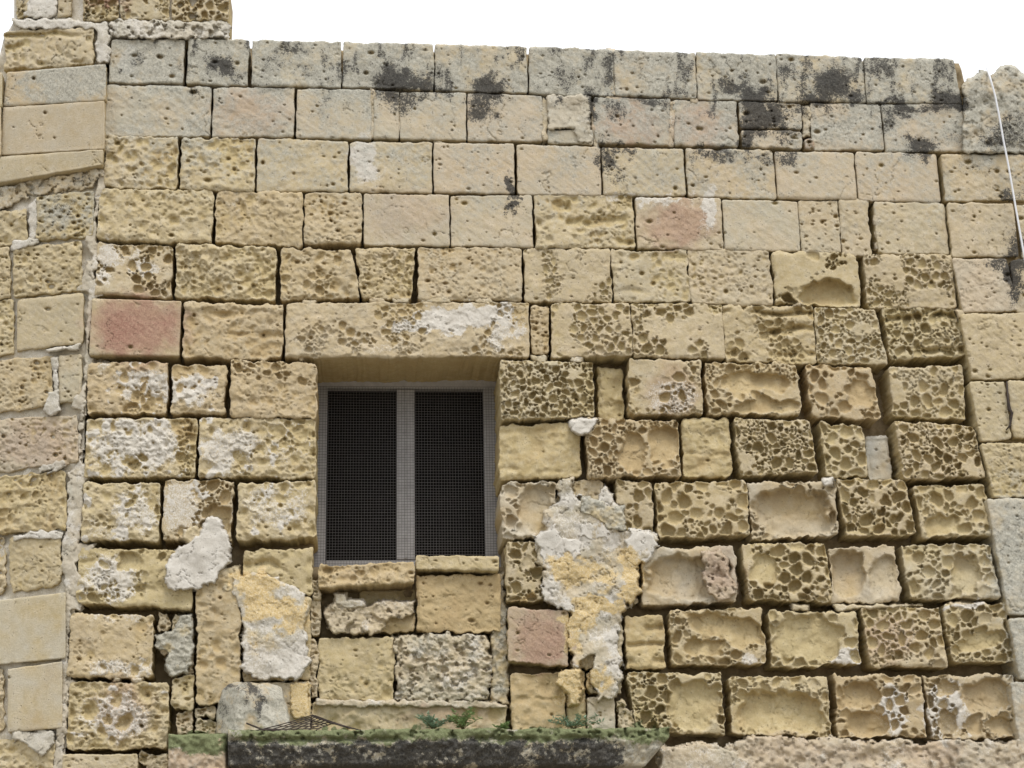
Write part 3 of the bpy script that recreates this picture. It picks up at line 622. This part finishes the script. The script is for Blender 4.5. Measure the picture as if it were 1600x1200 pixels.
# plaster remains
patch(wall, [(330,806),(346,812),(352,832),(361,850),(360,880),(345,893),(336,912),(300,920),(272,922),(258,912),(262,880),(272,865),(292,850),(312,838),(318,818)], .040, .010, .002, 4, label='flaking white plaster scab hanging on the joint', wht=1.0, pat=1, crack=.006, sink=.07, pale=.45, var=.15)
patch(wall, [(348,890),(372,885),(378,905),(372,930),(350,925)], -.01, .02, .01, 4, pat=.5, och=.0)
patch(wall, [(285,826),(310,822),(318,840),(296,852),(284,842)], .01, .02, .01, 3, pat=.5)
patch(wall, [(362,900),(395,895),(440,905),(475,925),(482,950),(478,980),(484,1030),(470,1060),(430,1062),(395,1062),(378,1040),(378,960),(362,925)], .012, .016, .005, 5, label='peeling ochre and white limewash over blocks', wht=.6, pat=.8, pale=.2)
patch(wall, [(452,1068),(482,1064),(484,1120),(456,1124)], -.002, .012, .002, 3, och=1.0, label='deep ochre plaster scrap')
patch(wall, [(872,752),(892,748),(900,775),(930,782),(945,755),(962,782),(978,800),(970,828),(1000,830),(1028,838),(1022,870),(998,885),(1000,930),(972,955),(966,1000),(972,1060),(960,1092),(935,1095),(920,1062),(928,1025),(900,1040),(888,1010),(882,985),(890,955),(862,942),(846,930),(848,890),(836,868),(832,850),(850,828),(852,800),(872,785)], .012, .012, .006, 6, label='large ragged plaster remnant, white above and ochre below', wht=.45, pat=.8, var=.5, gry=.18, pale=.1, sink=.08, big=.016, crack=.007)
for q in [[(905,820),(935,812),(952,822),(950,842),(925,846),(908,838)], [(985,828),(1020,832),(1028,852),(1010,878),(990,885),(975,870),(978,845)], [(872,842),(900,838),(912,860),(890,880),(862,872)], [(836,838),(866,818),(880,845),(870,880),(850,885)]]:
    patch(wall, q, .028, .007, .002, 5, wht=1, pat=1, pale=.5, crack=.006, var=.1)
patch(wall, [(908,778),(975,792),(975,828),(950,828),(930,806),(905,800)], .02, .02, .012, 4, gry=.9, pat=.5, label='grey cement smear at the top of the plaster remnant')
patch(wall, [(872,1050),(905,1046),(910,1075),(906,1100),(892,1102),(884,1080),(870,1066)], .01, .018, .006, 4, och=.9, label='ochre plaster drip')
patch(wall, [(888,660),(905,654),(932,656),(928,670),(910,682),(892,674)], .02, .014, .005, 3, wht=1, pat=1, pale=.3, label='small white plaster flake between two blocks')
patch(wall, [(1098,864),(1125,858),(1138,875),(1140,900),(1155,918),(1145,932),(1122,938),(1108,925),(1098,905),(1102,885)], .012, .028, .008, 4, pink=.3, pat=.8, pits=.02, label='pinkish crust knob left in a hollow block', sink=.09)
patch(wall, [(1285,750),(1302,746),(1300,758),(1286,762)], .03, .01, .002, 2, wht=.9, pat=1)
# mortar chips and rough joints
for q in [[(578,136),(590,142),(586,215),(578,218),(574,180)], [(618,150),(632,156),(634,185),(626,215),(618,190)], [(848,150),(858,160),(856,215),(848,228),(845,190)], [(920,165),(932,160),(936,235),(928,238),(924,205)],
          [(1043,158),(1056,158),(1054,232),(1044,230)], [(1366,324),(1374,322),(1378,388),(1366,392)], [(675,220),(700,220),(695,228),(680,228)], [(945,150),(975,152),(972,160),(948,158)], [(1075,150),(1095,152),(1092,164),(1078,162)], [(1252,165),(1268,168),(1266,215),(1254,214)], [(950,78),(966,80),(964,150),(954,150)]]:
    patch(wall, q, -.012, .01, .005, 3, name='mortar_patch', pat=.8, gry=.3, wht=.2)
for q in [[(576,466),(600,465),(598,475),(580,476)],[(612,466),(640,466),(638,474),(615,474)],[(655,465),(700,462),(705,474),(660,474)],[(740,466),(765,464),(775,474),(745,476)],[(472,468),(494,469),(492,478),(472,477)],[(830,556),(856,556),(852,566),(832,564)],[(893,556),(912,558),(908,567),(890,565)],[(465,557),(475,556),(475,566),(466,565)],[(160,566),(175,568),(172,582),(150,590),(142,575)],
          [(1248,205*2.3),(1252,472),(1250,478),(1240,478)],[(205,1058),(225,1058),(222,1068),(206,1066)],[(178,1058),(190,1058),(188,1066),(178,1066)],[(1238,944),(1262,946),(1262,954),(1240,952)],[(1440,946),(1300,944),(1310,955)],[(1500,940),(1530,944),(1520,954),(1484,950),(1482,942)]]:
    patch(wall, q, -.005, .015, .005, 2.5, name='mortar_chip', pat=.6, wht=.3)
# rendered footing, bottom right
patch(wall, [(1030,1330),(1030,1168),(1060,1166),(1100,1160),(1130,1168),(1175,1150),(1215,1150),(1262,1155),(1300,1152),(1345,1160),(1400,1156),(1440,1164),(1500,1156),(1560,1160),(1620,1154),(1640,1330)], .015, .03, .009, 5, name='render_band', label='rough pinkish grey render along the foot of the blocks', pat=.85, gry=.25, pink=.12, wht=.25, big=.02, pits=.014, step=2.2)
patch(wall, [(1030,1330),(1030,1172),(1090,1162),(1150,1175),(1170,1190),(1160,1330)], .04, .02, .004, 5, name='render_band', pat=.9, wht=.35, gry=.15)

# ---- window
win = bpy.data.objects.new('window', None); COL.objects.link(win); win.parent = wall
wp = P(635, 880, -.40); win.location = [float(wp[i] - parent_world(wall)[i]) for i in range(3)]
win['label'] = 'two light window behind a wire screen'
WD = -.40
def wq(x0, x1, y0, y1, d0, d1):
    """board between survey lines; d = height above wall plane"""
    A = [P(x0, y1, d0), P(x1, y1, d0)]; B = [P(x0, y0, d0), P(x1, y0, d0)]
    X0, X1 = (A[0][0] + B[0][0]) / 2, (A[1][0] + B[1][0]) / 2; Z0, Z1 = (A[0][2] + A[1][2]) / 2, (B[0][2] + B[1][2]) / 2
    return wbox(X0, X1, -d0, -d1, Z0, Z1)
def rail(*a): 
    o = boxes('frame_rail', [wq(*a)], FRAME, win)
    b = o.modifiers.new('bevel', 'BEVEL'); b.width = .004; b.segments = 2; return o
rail(489, 510, 592, 890, WD, WD - .06); rail(757, 784, 592, 890, WD, WD - .06)
rail(620, 648, 608, 874, WD - .003, WD - .055)
rail(508.5, 758.5, 590, 607, WD - .002, WD - .058); rail(508.5, 758.5, 875, 895, WD - .002, WD - .058)
rail(632.5, 635.5, 609, 873, WD + .004, WD - .002)
# screen
L = []
y_ = -WD - .012
x0, x1 = P(494, 740, WD)[0], P(778, 740, WD)[0]; z1, z0 = P(635, 606, WD)[2], P(635, 886, WD)[2]
n = 64
random.seed(4)
r_ = .0008
def strand(p, q):
    p = np.array(p); q = np.array(q)
    if abs(p[0] - q[0]) > abs(p[2] - q[2]): a = np.array((0, 0, r_))
    else: a = np.array((r_, 0, 0))
    b = np.array((0, r_, 0))
    return [p - a - b, p + a - b, p + a + b, p - a + b, q - a - b, q + a - b, q + a + b, q - a + b]
for i in range(n + 1):
    x = x0 + (x1 - x0) * i / n; dxx = .006 * math.sin(i * .35)
    L.append(strand((x, y_, z0), (x + dxx * .3, y_, z1)))
m_ = int(n * (z1 - z0) / (x1 - x0))
for j in range(m_ + 1):
    z = z0 + (z1 - z0) * j / m_; s = .004 * math.sin(j * .4)
    L.append(strand((x0, y_ - .002, z), (x1, y_ - .002, z + s)))
sc_ = boxes('wire_screen', L, WIRE, win); sc_['label'] = 'square mesh wire screen nailed over the frame'; sc_['kind'] = 'stuff'

# ================================================================== left corner wall
lw = thing('corner_wall', (float(cx0[0]) - .4, .25, 0), 'receding wall left of the corner with pale wide mortar joints and a smooth stepped slab', 'wall')
T = lambda q, kind, prot=0, **k: stone(lw, q, kind, prot / 100., pl=LEFT, lean=False, back=.1, **k)
core('mortar_bed', (-60, 180), (34, 1330), CORNER, .022, None, -1, None, .012, 9, lw, ([-60, -8, 6, 24, 180], [118, 118, 60, 30, 34]), wht=.45, pale=.35, pat=.9, gry=.12, step=3)
T((6,147,52,44,100,106), 'gr', 2, gro=.025, pat=.6, hon=(6,.3,.015), rnd=6, edge=4)
T((9,165,114,101,156,166,2,0,0,-3), 'fl', 4, gry=.35, gl=1, pat=.6, label='greyed top slab of the smooth step', rnd=3)
T((4,163,168,158,232,242,1,0,0,-2), 'fl', 3.8, pits=5, pat=.55, pale=.25)
T((-30,160,247,234,257,290), 'fl', 4, pat=.5, pale=.2, label='bottom slab of the smooth step')
T((-60,3,120,114,166,168), 'fl', 6, pat=.55); T((-60,1,170,168,242,246), 'fl', 5.8, pat=.55)
patch(lw, [(-10,296),(40,284),(155,262),(162,275),(140,295),(60,305),(-10,330)], -.005, .014, .008, 4, pl=LEFT, name='mortar_patch', wht=.3, gry=.6, pat=.6, pits=.02)
T((-30,42,332,326,378,386), 'di', 1, pat=.4); T((57,146,308,300,368,374), 'pt', 1, pits=60, gry=.5, gl=1, pat=.3)
T((21,128,388,378,452,462), 'pt', .8, pits=60, dim=(.008,10)); T((-40,15,392,388,464,470), 'pt', .5)
T((27,130,470,458,536,548), 'sm', .8, pat=.55, rnd=6); T((-40,22,474,468,552,560), 'pt', .5, pits=20)
T((-40,82,566,556,632,648), 'pt', .8, pat=.45, pits=60); T((92,128,556,552,626,630), 'sr', .3)
T((-40,122,658,650,722,742), 'pt', .6, pat=.9, pits=50, dim=(.004,8))
T((-40,104,750,738,824,836), 'di', 1, pat=.25, hon=(8,.3,.015))
T((16,96,842,836,914,926), 'sr', .8, pat=.4, fine=.003, rnd=8, edge=4); T((-60,8,850,842,925,930), 'ro', 0, gry=.1)
T((-60,102,946,926,1028,1044), 'fl', 1.8, pat=.35, pale=.4, pits=4, label='flat sawn tan block, upper one of the pair'); T((12,97,1046,1034,1136,1144), 'fl', 1.8, pat=.35, pale=.4, label='flat sawn tan block, lower one of the pair')
T((-60,6,1050,1046,1140,1144), 'ro', 0); T((-60,84,1160,1152,1250,1250), 'di', .5)
patch(lw, [(16,1142),(85,1140),(84,1165),(66,1190),(56,1172),(30,1160),(18,1158)], .006, .014, .004, 5, pl=LEFT, name='mortar_patch', pale=.6, wht=.3, gry=.3)
for q in [[(44,325),(58,305),(58,375),(46,380)], [(16,375),(60,372),(62,380),(18,392)], [(68,742),(95,722),(102,728),(70,745)],[(76,612),(92,608),(94,640),(80,650),(70,640)],[(22,838),(60,828),(98,832),(98,842),(50,842),(20,846)],[(70,545),(125,538),(124,546),(72,550)],[(80,560),(92,558),(92,610),(84,615)],[(60,730),(100,718),(102,726),(62,740)]]:
    patch(lw, q, .004, .012, .004, 3, pl=LEFT, name='mortar_patch', wht=.5, pale=.5, pat=.9, gry=.15)
# ragged pale mortar down the corner
strip = [(158,262),(170,272),(165,292),(152,330),(150,378),(172,382),(156,400),(148,430),(160,460),(145,470),(142,520),(138,562),(165,566),(150,590),(135,600),(132,650),(125,690),(130,722),(146,725),(138,745),(130,760),(132,800),(124,848),(150,850),(132,872),(118,880),(132,920),(130,950),(112,955),(106,1060),(118,1066),(105,1090),(100,1180),(92,1260),(78,1260),(84,1180),(92,1060),(98,1000),(102,920),(95,880),(98,850),(104,800),(106,740),(120,722),(122,660),(128,640),(110,636),(130,600),(134,520),(138,460),(120,452),(142,400),(132,378),(148,330),(150,300)]
patch(lw, strip, -.008, .012, .005, 4, pl=CORNER, name='corner_mortar', label='ragged pale mortar running down the corner', wht=.22, pale=.3, pat=.9, gry=.25, sink=.05, crack=.006, var=.5)
# raised upper block at the top left
up = thing('raised_parapet', tuple(P(250, 60)), 'broken raised parapet of honeycombed stones on the top left of the wall', 'parapet')
U = lambda q, kind, prot=0, **k: stone(up, q, kind, prot / 100., lean=False, pl=CORNER, back=.2, **k)
core('mortar_bed', (22, 356), (-60, 62), CORNER, .022, None, 0, None, .012, 19, up, None, wht=.45, pale=.35, pat=.9, gry=.2, step=3)
U((26,46,-40,-40,22,28), 'hm', 1); U((130,186,-50,-50,28,33), 'pt', 1.5, pits=40, hon=(6,.5,.018)); U((189,264,-50,-50,30,28), 'hs', 1.5, hon=(6,.6,.02)); U((268,357,-50,-50,28,29), 'hm', 1.5, hon=(8,.9,.03))
U((90,112,-40,-40,24,26), 'sr', 0, gry=.6)
patch(up, [(46,-40),(88,-40),(90,26),(60,30),(40,25)], .0, .014, .004, 4, pl=CORNER, name='mortar_patch', wht=.6, pale=.5, pat=.9, gry=.1)
patch(up, [(20,32),(60,28),(130,32),(170,34),(172,50),(172,100),(150,100),(150,48),(130,44),(30,46)], .005, .014, .005, 4, pl=CORNER, name='mortar_patch', wht=.5, pale=.5, pat=.9, gry=.1)
patch(up, [(172,32),(200,26),(260,34),(356,32),(358,44),(355,60),(290,62),(200,60),(172,58)], .0, .02, .012, 4, name='mortar_patch', label='crumbling pale mortar course under the parapet', wht=.4, pale=.4, pat=.9, gry=.25, pits=.025)
boxes('parapet_core', [wbox(P(170, 30)[0], P(350, 30)[0], .05, .5, P(200, 66)[2] + .0, P(200, -60)[2])], bpy.data.materials['rubble_core'], up)
# solid body behind the receding wall
A = LEFT.at(np.array([-58., 126.]), np.array([700., 700.]), -.06); zt = P(60, 60)[2] 
dv = -LEFT.n * .3
bd = [tuple(A[0][:2]) + (0,), tuple(A[1][:2]) + (0,), (A[1][0] , A[1][1] + .33, 0), (A[0][0] + dv[0], A[0][1] + dv[1], 0)]
Ax = LEFT.at(np.array([16.]), np.array([60.]), -.04)[0]
bd2 = [tuple(Ax[:2])] + [b[:2] for b in bd[1:3]] + [(Ax[0] + dv[0], Ax[1] + dv[1])]
z120 = P(20, 128)[2]
boxes('wall_core', [[(b[0], b[1], 0) for b in bd] + [(b[0], b[1], z120) for b in bd], [(b[0], b[1], z120 + .002) for b in bd2] + [(b[0], b[1], zt) for b in bd2]], bpy.data.materials['rubble_core'], lw)

# ================================================================== right pier
pr = thing('end_pier', tuple(P(1560, 1300) * np.array((1, 1, 0))), 'proud pier of larger pale blocks at the right edge, grey rendered lower down', 'pier')
R_ = lambda q, kind, prot=0, **k: stone(pr, q, kind, prot / 100., back=.2, **k)
R_((1474,1625,241,243,312,314), 'sr', 2, pits=30, gry=.15); R_((1484,1587,317,319,401,400), 'sr', 2.5); R_((1592,1640,320,320,400,402), 'sr', 2)
R_((1495,1581,404,405,485,488,-4,-3,4,6), 'sr', 3, fine=.003, pat=.95); R_((1584,1660,406,406,486,488), 'sr', 3)
R_((1510,1640,491,488,588,592,-4,0,0,4), 'sr', 4, pat=.5, pits=40, rnd=7); R_((1524,1575,597,596,686,690,-4,0,0,5), 'sr', 4, pat=.5, pits=20); R_((1579,1660,596,596,680,684), 'sr', 4, pat=.5)
R_((1543,1640,695,692,772,776,-5,0,0,5), 'pt', 4, pat=.4); R_((1558,1640,781,778,960,960,-6,0,0,8), 'sr', 4, pale=.6, gry=.5); R_((1585,1660,966,964,1060,1062,-4,0,0,4), 'sr', 4, pale=.4, gry=.7); R_((1596,1680,1066,1066,1300,1300,-4,0,0,4), 'sr', 4, pale=.4, gry=.5)
R_((1512,1640,170,175,236,236), 'ro', 0, pat=.6, hon=(10,.4,.03), gry=.5, label='rubble below the broken pier top')
stk = [(1505,240),(1505,135),(1512,122),(1520,124),(1532,112),(1543,114),(1548,120),(1562,108),(1577,101),(1588,108),(1600,118),(1640,130),(1640,240)]
patch(pr, stk, .0, .04, .006, 3, name='broken_top', label='broken lichened top of the pier', pat=.6, gry=1.1, sink=.16, big=.02, pits=.01, pale=.2)
boxes('pier_core', [wbox(P(1520, 400)[0], P(1700, 400)[0], .02, .5, 0, P(1560, 150)[2])], bpy.data.materials['rubble_core'], pr)
for q in [[(1492,485),(1504,482),(1508,492),(1498,498)]]: patch(pr, q, .02, .01, .004, 2, name='mortar_patch', pat=.6)
tube('crack_root', [P(1573, 596, .052), P(1575, 625, .055), P(1577, 640, .058), P(1581, 645, .058), P(1578, 665, .055), P(1572, 672, .053)], [.004, .006, .010, .008, .005, .003], RUST, pr, 6)

# ================================================================== ledge and what stands on it
lg = thing('stone_ledge', tuple(P(700, 1170, .35)), 'projecting mossy dark stone ledge under the window', 'ledge')
def slab(name, poly_top, x0, x1, yt, yb, d, cham, label, seed, prof=0, **t):
    """profiled slab: front face on plane d, sides run back into the wall"""
    n = int((x1 - x0) / 2.0); m = int((yb - max(yt)) / 1.8)
    U, V = np.meshgrid(np.linspace(0, 1, n), np.linspace(0, 1, m))
    xr = x1 - cham * np.clip((V - .25) / .75, 0, 1); px = x0 + (xr - x0) * U; py = (yt[0] + (yt[1] - yt[0]) * U) * (1 - V) + yb * V
    H = yb - max(yt)
    ed = np.minimum(np.minimum((px - x0), (xr - px)), np.minimum(V, 1 - V) * H)
    py = py - np.exp(-V * H / 8) * fb(px, px * 0, 18, seed, 4) * 2.2
    h = d + .012 * fb(px, py, 30, seed, 3) + .010 * fb(px, py, 6, seed + 3, 3) - .012 * ss(5, 0, ed) ** 2 - prof * ss(.25, 1.0, V) * .10
    h = h - t.get('notch', 0) * np.exp(-((V * H - 16 - 3 * fb(px, px * 0, 30, seed + 2)) / 4) ** 2) * ss(-.3, .2, fb(px, px * 0, 50, seed + 8))
    h = h - .03 * t.get('pits', 0) * ss(.25, .6, fb(px, py, 9, seed + 9, 3)) * ss(.3, .2, V)
    M = masks(px, py, seed); z = np.zeros(px.shape); nz = fb(px, py, 22, seed + 6, 4)
    dark = t.get('dark', 0) * ss(.22, .5, V + .1 * nz) * ss(1030, 930, px)
    wear = np.stack([z + t.get('pat', .6), dark * (.74 + .35 * nz + .35 * fb(px, py, 6, seed + 14, 3)), np.exp(-((V * H - 20) / 3.5) ** 2) * ss(.1, .5, nz) * .7, z + t.get('gry', .6)], -1)
    tint = np.stack([z + t.get('pink', 0), z, np.maximum(M.get('grn', z), t.get('moss', 0) * ss(.62, .14, V + .15 * nz) * (1.0 + .5 * fb(px, py, 12, seed + 17, 3))) , z], -1)
    idx = np.arange(n * m).reshape(m, n)
    Q = [np.stack([idx[:-1, :-1], idx[1:, :-1], idx[1:, 1:], idx[:-1, 1:]], -1).reshape(-1, 4)]
    loop = np.concatenate([idx[0, :-1], idx[:-1, -1], idx[-1, :0:-1], idx[:0:-1, 0]])
    Fv = MAIN.at(px, py, h).reshape(-1, 3); back = Fv[loop].copy()
    Vs = [Fv]; Ws = [wear.reshape(-1, 4)]; Ts = [tint.reshape(-1, 4)]; prev = loop; b = n * m
    for f in (.33, .66, 1):
        r = Fv[loop].copy(); r[:, 1] = r[:, 1] * (1 - f) + (-.0 + .05) * f
        Vs.append(r); Ws.append(Ws[0][loop]); Ts.append(Ts[0][loop]); cur = b + np.arange(len(loop)); b += len(loop)
        Q.append(np.stack([prev, np.roll(prev, -1), np.roll(cur, -1), cur], -1)); prev = cur
    return tag(mesh_obj(name, np.vstack(Vs), np.vstack(Q), STONE, lg, True, np.vstack(Ws), np.vstack(Ts)), label)
slab('slab', None, 356, 1046, (1141, 1137), 1197, .34, 38, 'long dark slab furred with moss along its top edge', 5, dark=1.15, moss=.85, notch=.03, pits=1, prof=.3, gry=.75)
slab('slab', None, 263, 352, (1147, 1146), 1215, .30, 0, 'short pinkish slab with a green mossy top', 8, pink=.3, moss=1.15, gry=.3, pat=.7)
# loose boulder on the ledge
def boulder(px, py):
    left = -.14 * np.clip((374 - px - (py - 1070) * .12) / 30, 0, 1.4)
    right = -.09 * np.clip((px - 424 - (1140 - py) * -.0 + (1110 - py) * .35) / 34, 0, 1.4)
    chip = -.05 * np.clip((1084 - py + .22 * (px - 400)) / 16, 0, 1.2)
    return left + right + chip - .04 * np.clip((px - 372 - (py - 1066) * .5) / 14, 0, 1) * np.clip((1112 - py + (px - 400) * .5) / 20, 0, 1) + .008 * fb(px, py, 20, 3, 4)
BL.append(('blk', 388, 1078, 14, 14, .8)); BL.append(('blk', 404, 1100, 12, 26, .75)); BL.append(('blk', 365, 1070, 16, 6, .7)); BL.append(('gry', 352, 1110, 14, 40, 1.5)); BL.append(('blk', 348, 1115, 9, 34, .5))  # grey and black at the far left paint that facet into shade
rk = patch(None, [(338,1148),(339,1105),(346,1080),(358,1069),(378,1066),(420,1068),(440,1074),(450,1110),(456,1148)], .20, .02, .004, 1.5, name='loose_stone', gry=1.1, pat=.4, pale=.1, sink=.24, big=.012, crack=.0, hf=boulder, var=0)
tag(rk, 'grey chipped boulder lying on the left end of the mossy ledge', 'stone')
ledge_z = P(700, 1139, .33)[2]
# buckled piece of wire grating
bars = []
gz = P(470, 1141, .30)[2]
gr_ = thing('wire_grating', tuple(P(470, 1141, .30)), 'rusty dark wire grating lying buckled on the ledge beside the boulder', 'grating')
def left_pt(t, f): return P(398 + 96 * t + (90 - 66 * t) * f, 1142 - (25 - 13 * t) * f + 1.5 * math.sin(f * 3.1 + t * 4), .32 - .16 * f)
def right_pt(t, f): return P(488 + 30 * t + (60 - 14 * t) * f, 1117 + 12 * t + (21 - 9 * t) * f, .16 + .16 * f)
for i in range(8): tube('wire', [left_pt(i / 7, f / 8) for f in range(9)] + [right_pt(i / 7, f / 5) for f in range(1, 6)], .0024, RUST, gr_, 5)
for f in (.18, .38, .58, .78, .97): tube('wire', [left_pt(t / 6, f) for t in range(7)], .0020, RUST, gr_, 5)
for f in (.15, .4, .65, .9): tube('wire', [right_pt(t / 6, f) for t in range(7)], .0020, RUST, gr_, 5)
tube('wire', [P(385, 1130, .31), P(410, 1140, .33), P(440, 1142, .33)], .004, RUST, gr_, 6)
tube('wire', [P(490, 1120, .2), P(520, 1130, .26), P(547, 1138, .31)], .003, RUST, gr_, 6)

def plant(x, y, hpx, wpx, d, leafm, label, seed, n=9):
    rng = random.Random(seed); b = P(x, y, d)
    t = thing('ledge_weed', tuple(b), label, 'plant', 'weeds growing on the ledge'); s = 1 / 330.
    V = []; Fc = []
    for i in range(n):
        a = rng.uniform(-1, 1); ln = hpx * s * rng.uniform(.5, 1.05) * (1 - .3 * abs(a)); dx = a * wpx * s * .5; dy = rng.uniform(-.06, .05)
        pts = [b + np.array((dx * f ** 1.3 + rng.uniform(-.003, .003), dy * f, ln * (f - .18 * f * f))) for f in (0, .25, .5, .75, 1)]
        tube('stem', pts, [.0016, .0014, .0012, .0010, .0006], STEM, t, 5)
        for k in range(44):
            f = rng.uniform(.2, 1); p = pts[min(4, int(f * 4))] * (1 - (f * 4 % 1)) + pts[min(4, int(f * 4) + 1)] * (f * 4 % 1)
            th = rng.uniform(0, 6.28); el = rng.uniform(-.3, .9); L_ = rng.uniform(.010, .026)
            dr = np.array((math.cos(th) * math.cos(el), math.sin(th) * math.cos(el), math.sin(el))); sd = nrm(np.cross(dr, (rng.uniform(-1, 1), .5, 1))) * L_ * .15
            q0 = p; m1 = p + dr * L_ * .5; q1 = p + dr * L_; j = len(V); V += [q0, m1 + sd, q1, m1 - sd]; Fc.append((j, j + 1, j + 2, j + 3))
    mesh_obj('foliage', V, Fc, leafm, t, False)['kind'] = 'stuff'
plant(676, 1141, 34, 70, .30, LEAF2, 'small blue green weed, leftmost of those growing on the ledge', 3, 14)
plant(724, 1141, 42, 62, .30, LEAF, 'feathery bright green weed in the middle of the ledge under the window', 5, 14)
plant(897, 1139, 28, 90, .28, LEAF2, 'low spreading blue green weed under the ochre plaster drip', 8, 12)
plant(787, 1141, 12, 26, .30, LEAF, 'tiny green sprout on the ledge below the right window jamb', 11, 6)

# white cable down the pier
cb = tube('cable', [P(1530, 70, -.25)] + [P(1545 + (x - 1545), y, .09) for x, y in [(1546,118),(1549,128),(1555,150),(1561,180),(1568,220),(1575,255),(1582,295),(1588,330),(1595,370),(1603,415),(1612,460)]], .0052, CABLE, None, 10)
tag(cb, 'thin white cable hanging over the broken pier top', 'cable')
